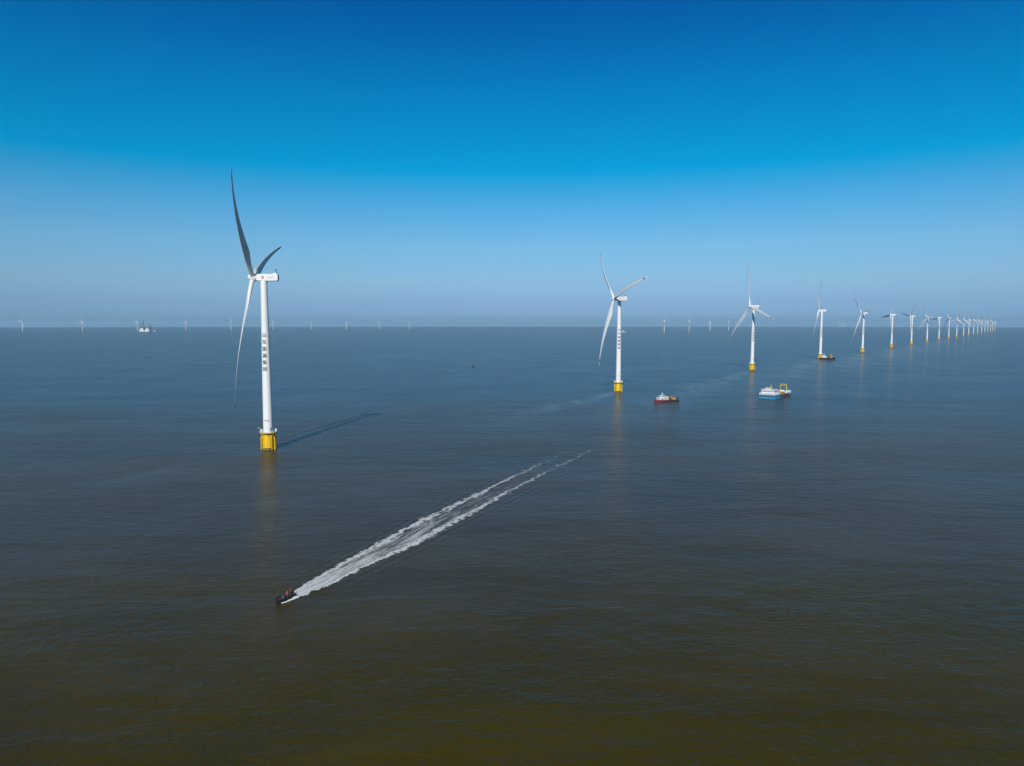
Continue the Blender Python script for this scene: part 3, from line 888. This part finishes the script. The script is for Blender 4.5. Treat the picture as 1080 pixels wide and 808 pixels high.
# --- white jack-up vessel far left
def build_jackup():
    D = 6900.0
    a, b = at_depth(147.6, D), at_depth(158.6, D)
    mid = (a + b) / 2; L = (b - a).length
    root = thing('jack_up_vessel', 'distant white jack-up vessel with tall legs on the left horizon', 'jack-up vessel', mid, math.atan2((b - a).y, (b - a).x), 'boats on the water')
    h = MB(); h.box((0, 0, 5), (L, 42, 9), 0, bev=6); h.obj('hull', [M_WHITE], root)
    for x in (-L * .29, L * .28):
        q = MB(); q.box((x, 0, 17), (L * .40, 34, 15), 0, bev=2); q.box((x, 0, 27), (L * .28, 26, 6), 0, bev=2)
        o = q.obj('deckhouse', [M_WHITE], root)
        w = MB()
        for z in (13, 17.5, 22): windows_strip(w, x - L * .18, x + L * .18, -17.1, z, 1.6, 12)
        w.obj('window', [M_WIN], o)
    for x, y, z in ((-L * .43, -15, 95), (-L * .36, 15, 80), (L * .40, -15, 84), (L * .44, 15, 72)):
        l = MB(); lattice(l, (x, y, -10), (x, y, z), 6.5, 16, .9); l.obj('leg', [M_GREY], root)
    c = MB(); c.tube((-L * .1, 8, 9), (-L * .1, 8, 36), 4, n=12); lattice(c, (-L * .1, 8, 36), (-L * .2, 8, 112), 4.0, 16, .7); c.obj('crane', [M_DGREY], root)
    d = MB(); d.box((0, 0, 13), (L * .16, 26, 7), 0, bev=1); d.obj('deck_cargo', [M_DGREY], root)
build_jackup()

def small_ship(name, label, cat, mid, L, rz, hullm, housem, house_at=-.22, hs=1.0):
    root = thing(name, label, cat, mid, rz, 'boats on the water')
    B = L * .2
    hull_mesh(L, B, L * .055, L * .05, L * .2, L * .03, bow_full=.1, bul=L * .015).obj('hull', [hullm, hullm, hullm], root)
    h = MB(); h.box((L * house_at, 0, L * .12 * hs), (L * .34, B * .8, L * .15 * hs), 0, bev=L * .01)
    h.box((L * house_at, 0, L * (.2 * hs + .03)), (L * .2, B * .7, L * .09 * hs), 0, bev=L * .012)
    o = h.obj('deckhouse', [housem], root)
    w = MB()
    for s in (-1, 1): windows_strip(w, L * (house_at - .14), L * (house_at + .14), s * (B * .4 + .02), L * .13 * hs, L * .03, 6)
    w.obj('window', [M_WIN], o)
    k = MB(); k.tube((L * house_at, 0, L * .2), (L * house_at, 0, L * .4), L * .008, n=6); k.tube((L * .15, 0, L * .05), (L * .15, 0, L * .22), L * .008, n=6); k.obj('mast', [housem], root)
    return root
a = at_depth(162.2, 6800)
small_ship('supply_ship', 'tiny pale blue supply ship just right of the white jack-up vessel', 'ship', a, 40, math.pi, M_BLUE, M_WHITE)
a = at_depth(657.3, 6300)
small_ship('cargo_ship', 'pale grey distant ship half hidden behind the tower of the second turbine', 'ship', a, 56, 0.1, M_WHITE, M_GREY, -.05, 1.5)
a = at(499.0, 386.6)
small_ship('fishing_boat', 'tiny dark boat alone on the water between the two nearest turbines', 'boat', a, 7.5, 0.05, M_BLACK, M_DGREY, -.1, 1.2)
a = at_depth(916.3, 12500)
small_ship('freighter', 'tiny dark ship on the horizon between fifth and sixth turbines of the row', 'ship', a, 50, 0.2, M_DGREY, M_DGREY, -.1, 1.2)

# ---------------------------------------------------------------- speedboat, its crew and its wake
WAKE_TOP = [(306.9, 626.5), (326, 614), (346.7, 602.5), (380, 584), (426.7, 557.5), (476.7, 533.5), (513, 516.2), (546.7, 499.5), (580, 484), (610, 468)]
WAKE_BOT = [(309.0, 631.3), (326, 626), (343, 620.0), (372, 604), (407, 588), (437, 575), (470, 556), (500, 540.5), (547, 513.5), (580, 497), (607, 484), (633, 470.3)]
def resample(pts, n):
    d = [0.0]
    for a, b in zip(pts, pts[1:]): d.append(d[-1] + (b - a).length)
    out = []
    for i in range(n):
        s = d[-1] * i / (n - 1)
        j = max(k for k in range(len(d) - 1) if d[k] <= s + 1e-9) if s < d[-1] else len(d) - 2
        t = (s - d[j]) / max(1e-9, d[j + 1] - d[j])
        out.append(pts[j].lerp(pts[j + 1], min(1, t)))
    return out
top = [at(*p) for p in WAKE_TOP]; bot = [at(*p) for p in WAKE_BOT]
NW = 420
top, bot = resample(top, NW), resample(bot, NW)
BOW_P = (at(292.6, 634.3)); STERN_P = (top[0] + bot[0]) / 2
hd = (STERN_P - (top[60] + bot[60]) / 2); hd.z = 0
hd.normalize()

def foam_material():
    mat = bpy.data.materials.new('foam'); t = NT(mat)
    uv = t.n.new('ShaderNodeUVMap'); uv.uv_map = 'UVMap'
    u, v, _ = t.sep(uv.outputs[0])                   # u metres along, v -1..1 across, 1 = foam line
    co = t.coord()
    scal = t.m('SUBTRACT', t.noise(co, 0.27, 2, 0.6), 0.5)
    scal2 = t.m('SUBTRACT', t.noise(co, 1.2, 3, 0.65), 0.5)
    cm0 = t.n.new('ShaderNodeCombineXYZ'); t.put(cm0.inputs[0], t.m('MULTIPLY', u, 0.02)); t.put(cm0.inputs[1], t.m('SIGN', v))
    wv = t.noise(cm0.outputs[0], 1.0, 3, 0.6)             # slow swelling of each foam line along the wake
    av = t.m('ABSOLUTE', v)
    av = t.m('ADD', av, t.m('ADD', t.m('MULTIPLY', scal, 1.15), t.m('MULTIPLY', scal2, 0.5)))
    wd = t.m('MULTIPLY', t.m('ADD', 0.13, t.m('MULTIPLY', wv, 0.26)), t.sstep(u, 60, 240, 1.0, 0.62))
    q = t.m('DIVIDE', t.m('SUBTRACT', av, 0.88), wd)
    e = t.m('POWER', 2.718, t.m('MULTIPLY', t.m('MULTIPLY', q, q), -1.0))
    inner = t.sstep(av, 0.80, 1.02, 1.0, 0.0)
    A = t.m('MULTIPLY', t.sstep(u, 60, 260, 0.95, 0.50), t.sstep(u, 235, 300, 1.0, 0.0))
    Bn = t.m('ADD', t.m('ADD', t.sstep(u, 0, 45, 0.34, 0.0), t.sstep(u, 20, 150, 0.30, 0.0)), t.sstep(u, 120, 275, 0.25, 0.08))
    cm = t.n.new('ShaderNodeCombineXYZ')
    t.put(cm.inputs[0], t.m('MULTIPLY', u, 0.045)); t.put(cm.inputs[1], t.m('MULTIPLY', v, 2.6))
    st = t.noise(cm.outputs[0], 1.0, 3, 0.6, 0.35)
    cm2 = t.n.new('ShaderNodeCombineXYZ')
    t.put(cm2.inputs[0], t.m('MULTIPLY', u, 0.16)); t.put(cm2.inputs[1], t.m('MULTIPLY', v, 7.0))
    st2 = t.noise(cm2.outputs[0], 1.0, 3, 0.6, 0.3)
    cl = t.noise(co, 0.8, 4, 0.7)
    val = t.m('MAXIMUM', t.m('MULTIPLY', e, A), t.m('MULTIPLY', inner, Bn))
    nz = t.m('ADD', t.m('MULTIPLY', st, 0.5), t.m('ADD', t.m('MULTIPLY', st2, 0.25), t.m('MULTIPLY', cl, 0.25)))
    a = t.sstep(t.m('ADD', val, t.m('MULTIPLY', t.m('SUBTRACT', nz, 0.5), 2.6)), 0.22, 0.95)
    a = t.m('MULTIPLY', a, t.sstep(val, 0.02, 0.22))
    a = t.m('MULTIPLY', a, t.sstep(u, 60, 280, 0.93, 0.42))
    tr = t.n.new('ShaderNodeBsdfTransparent').outputs[0]
    b = t.bsdf((0.72, 0.76, 0.78, 1), 0.7)
    mx = t.n.new('ShaderNodeMixShader')
    t.put(mx.inputs[0], a); t.l.new(tr, mx.inputs[1]); t.l.new(b, mx.inputs[2])
    t.out(mx.outputs[0])
    return mat
M_FOAM = foam_material()
def build_wake():
    KW = 34; ext = 1.6
    vs, uvs, fs = [], [], []
    s = 0.0
    for i in range(NW):
        c, hlf = (top[i] + bot[i]) / 2, (top[i] - bot[i]) / 2
        if i: s += (c - pc).length
        pc = c
        for k in range(KW):
            v = -ext + 2 * ext * k / (KW - 1)
            p = c + hlf * v
            e = math.exp(-((abs(v) - .86) / .2) ** 2)
            lump = mnoise.noise(Vector((p.x * .7, p.y * .7, 0))) * .5 + .5
            zz = 0.03 + e * lump * 0.45 * max(.15, 1 - s / 220) + max(0, 1 - s / 12) * .35 * max(0, 1 - abs(v)) 
            vs.append((p.x, p.y, gz(p.x, p.y) + zz)); uvs.append((s, v))
    for i in range(NW - 1):
        for k in range(KW - 1):
            fs.append([i * KW + k, (i + 1) * KW + k, (i + 1) * KW + k + 1, i * KW + k + 1])
    # spray thrown along both flanks of the hull
    sd = Vector((-hd.y, hd.x, 0))
    mid = STERN_P + hd * 3.0
    for sg in (-1, 1):
        o = len(vs); n = 26; kk = 7
        for i in range(n):
            t = i / (n - 1)
            for k in range(kk):
                q = k / (kk - 1)
                hx = -3.2 + 5.4 * t
                off = 1.12 * (1 - max(0, (hx - .5) / 2.7) ** 2.2) + q * (0.35 + 1.0 * (1 - t))
                p = mid + hd * (-3.2 + 5.4 * t) + sd * (sg * off)
                hgt = 0.05 + 0.42 * math.sin(math.pi * q) * (1 - t * .5) * (.6 + .8 * abs(mnoise.noise(Vector((t * 6, q * 3, sg)))))
                vs.append((p.x, p.y, hgt)); uvs.append((2.0 + t, 0.1 + .6 * q))
        for i in range(n - 1):
            for k in range(kk - 1):
                fs.append([o + i * kk + k, o + (i + 1) * kk + k, o + (i + 1) * kk + k + 1, o + i * kk + k + 1])
    me = bpy.data.meshes.new('wake_foam'); me.from_pydata(vs, [], fs)
    ul = me.uv_layers.new(name='UVMap')
    for lp in me.loops: ul.data[lp.index].uv = uvs[lp.vertex_index]
    for p in me.polygons: p.use_smooth = True
    me.materials.append(M_FOAM)
    o = bpy.data.objects.new('wake_foam', me); C.objects.link(o)
    tag(o, 'long white foam wake trailing behind the black speedboat', 'wake', kind='stuff')
build_wake()

def skin_person(name, label, loc, rz, jacket, cap, stand=False):
    """a person built as one skinned body (local +x is forward), sitting or standing"""
    V, E, Rr = [], [], []
    def add(p, r, par=None):
        V.append(p); Rr.append(r); i = len(V) - 1
        if par is not None: E.append((par, i))
        return i
    hz = 0.92 if stand else 0.50
    pel = add((0, 0, hz), .15)
    ch = add((0.03, 0, hz + .30), .17, pel); sh = add((0.05, 0, hz + .48), .13, ch)
    nk = add((0.06, 0, hz + .58), .06, sh); hd1 = add((0.08, 0, hz + .68), .09, nk); hd2 = add((0.07, 0, hz + .80), .085, hd1)
    add((0.19, 0, hz + .71), .018, hd1)
    for s in (-1, 1):
        a = add((.05, s * .2, hz + .46), .075, sh); el = add((.14, s * .27, hz + .2), .05, a); wr = add((.36, s * .2, hz + .14), .036, el)
        pm = add((.43, s * .19, hz + .14), .032, wr)
        for k, ln in enumerate((.075, .085, .08, .065)):
            f1 = add((.43 + ln * .6, s * (.16 + k * .018), hz + .135), .009, pm); add((.43 + ln, s * (.16 + k * .018), hz + .11), .008, f1)
        add((.44, s * .145, hz + .12), .01, pm)
        hp = add((.0, s * .1, hz - .04), .11, pel)
        if stand:
            kn = add((.04, s * .12, .48), .07, hp); an = add((0, s * .13, .09), .045, kn)
        else:
            kn = add((.42, s * .14, .48), .075, hp); an = add((.40, s * .14, .09), .045, kn)
        add((V[an][0] + .17, s * .15, .05), .04, an)
    me = bpy.data.meshes.new(name); me.from_pydata(V, E, [])
    o = bpy.data.objects.new(name, me); C.objects.link(o)
    sk = o.modifiers.new('skin', 'SKIN'); sk.use_smooth_shade = True
    lay = me.skin_vertices[0].data
    for i, r in enumerate(Rr): lay[i].radius = (r, r)
    lay[0].use_root = True
    su = o.modifiers.new('sub', 'SUBSURF'); su.levels = su.render_levels = 1
    dg = bpy.context.evaluated_depsgraph_get(); dg.update()
    nm = bpy.data.meshes.new_from_object(o.evaluated_get(dg))
    o.modifiers.clear(); o.data = nm; bpy.data.meshes.remove(me); nm.name = name
    nm.materials.clear()
    for mt in (M_SKIN, M_TROUSER, jacket): nm.materials.append(mt)
    for p in nm.polygons:
        c = p.center
        p.material_index = 0 if c.z > hz + .57 or (c.x > .37 and c.z > hz + .05) else (2 if c.z > hz - .02 else 1)
        p.use_smooth = True
    h = MB(); h.lathe([(.105, .0), (.118, .05), (.11, .1), (.07, .15), (.01, .165)], 16, 0, origin=(.06, 0, hz + .73)); h.box((.17, 0, hz + .745), (.1, .15, .02))
    h.obj('cap', [cap], o)
    j = MB()                                        # life vest
    j.loft([[(x * .98 + .04, y, z) for x, y in ((.15, -.16), (.19, 0), (.15, .16), (-.12, .18), (-.15, 0), (-.12, -.18))] for z in (hz + .08, hz + .25, hz + .45)], 0, True)
    j.obj('life_vest', [jacket], o)
    o.location = loc; o.rotation_euler = (0, 0, rz)
    tag(o, label, 'person')
    return o
M_SKIN = paint('skin', (0.42, 0.26, 0.18), .5, .03)
M_TROUSER = paint('dark_trousers', (0.03, 0.035, 0.05), .7, .05)
M_JRED = paint('crimson_vest', (0.42, 0.015, 0.06), .6, .05)
M_JORANGE = paint('orange_red_vest', (0.62, 0.07, 0.015), .6, .05)
M_JMAROON = paint('maroon_vest', (0.22, 0.03, 0.04), .6, .05)
M_CAPBLUE = paint('blue_cap', (0.10, 0.20, 0.42), .6, .05)
M_CAPRED = paint('red_cap', (0.45, 0.03, 0.02), .6, .05)
M_CAPYEL = paint('tan_cap', (0.4, 0.25, 0.08), .6, .05)
M_DECKRED = paint('dull_red_deck', (0.16, 0.04, 0.035), .6, .15)

def build_speedboat():
    L, B = 6.6, 2.5
    mid = STERN_P + hd * (L / 2 - .3)
    rz = math.atan2(hd.y, hd.x)
    root = thing('speedboat', 'small black speedboat with red deck racing ahead of its white wake', 'speedboat', (mid.x, mid.y, 0.08), rz, 'boats on the water')
    hull_mesh(L, B, .62, .45, 2.6, .35, bow_full=.05, bul=.1, n=22).obj('hull', [M_BLACK, M_DECKRED, M_BLACK], root)
    m = MB()                                        # inflated collar
    path = [(-L / 2 + .2, B / 2)] + [(-L / 2 + 1 + k * .5, B / 2) for k in range(6)]
    for k in range(9):
        t = k / 8; path.append((L / 2 - 2.6 + 2.5 * t, B / 2 * (1 - t ** 2.2) + .03))
    for s in (-1, 1):
        for (x0, y0), (x1, y1) in zip(path, path[1:]):
            sh0, sh1 = .35 * max(0, (x0 + .3) / 3.6) ** 2, .35 * max(0, (x1 + .3) / 3.6) ** 2
            m.tube((x0, s * y0, .72 + sh0), (x1, s * y1, .72 + sh1), .23, n=12)
    m.obj('collar', [M_BLACK], root)
    d = MB(); d.loft([[(x, -b, z), (x, b, z), (x, b * .6, z + .14), (x, -b * .6, z + .14)] for x, b, z in ((.9, 1.05, .68), (2.0, .78, .8), (2.9, .3, .95))], 0, False)
    d.obj('foredeck', [M_DECKRED], root)
    c = MB(); c.box((.35, 0, 1.05), (.7, 1.0, .9), 0, bev=.12, taper=.85); c.obj('console', [M_DGREY], root)
    w = MB(); w.box((.62, 0, 1.66), (.06, .95, .4), 0, rot=Matrix.Rotation(-.35, 3, 'Y')); w.obj('windscreen', [M_WIN], root)
    for x in (-.75, -1.6):
        s = MB(); s.box((x, 0, .84), (.55, 1.5, .4), 0, bev=.1); s.box((x - .26, 0, 1.12), (.1, 1.4, .3), 0); s.obj('seat', [M_DGREY], root)
    e = MB(); e.box((-L / 2 - .1, 0, 1.05), (.55, .5, .7), 0, bev=.12, taper=.85); e.box((-L / 2 - .12, 0, .35), (.28, .2, .9)); e.box((-L / 2 - .12, 0, -.2), (.5, .14, .25))
    e.obj('outboard_motor', [M_BLACK], root)
    F = Matrix.Translation((mid.x, mid.y, .08)) @ Matrix.Rotation(rz, 4, 'Z')
    def on(x, y, z): return F @ Vector((x, y, z))
    skin_person('person', 'person in crimson life vest and blue cap sitting behind the speedboat console', on(-.75, .35, .55), rz, M_JRED, M_CAPBLUE)
    skin_person('person', 'person in orange red life vest and tan cap sitting in the speedboat', on(-1.62, -.35, .55), rz, M_JORANGE, M_CAPYEL)
    skin_person('person', 'person in maroon life vest and red cap standing at the speedboat stern', on(-2.5, .15, .62), rz, M_JMAROON, M_CAPRED, True)
build_speedboat()
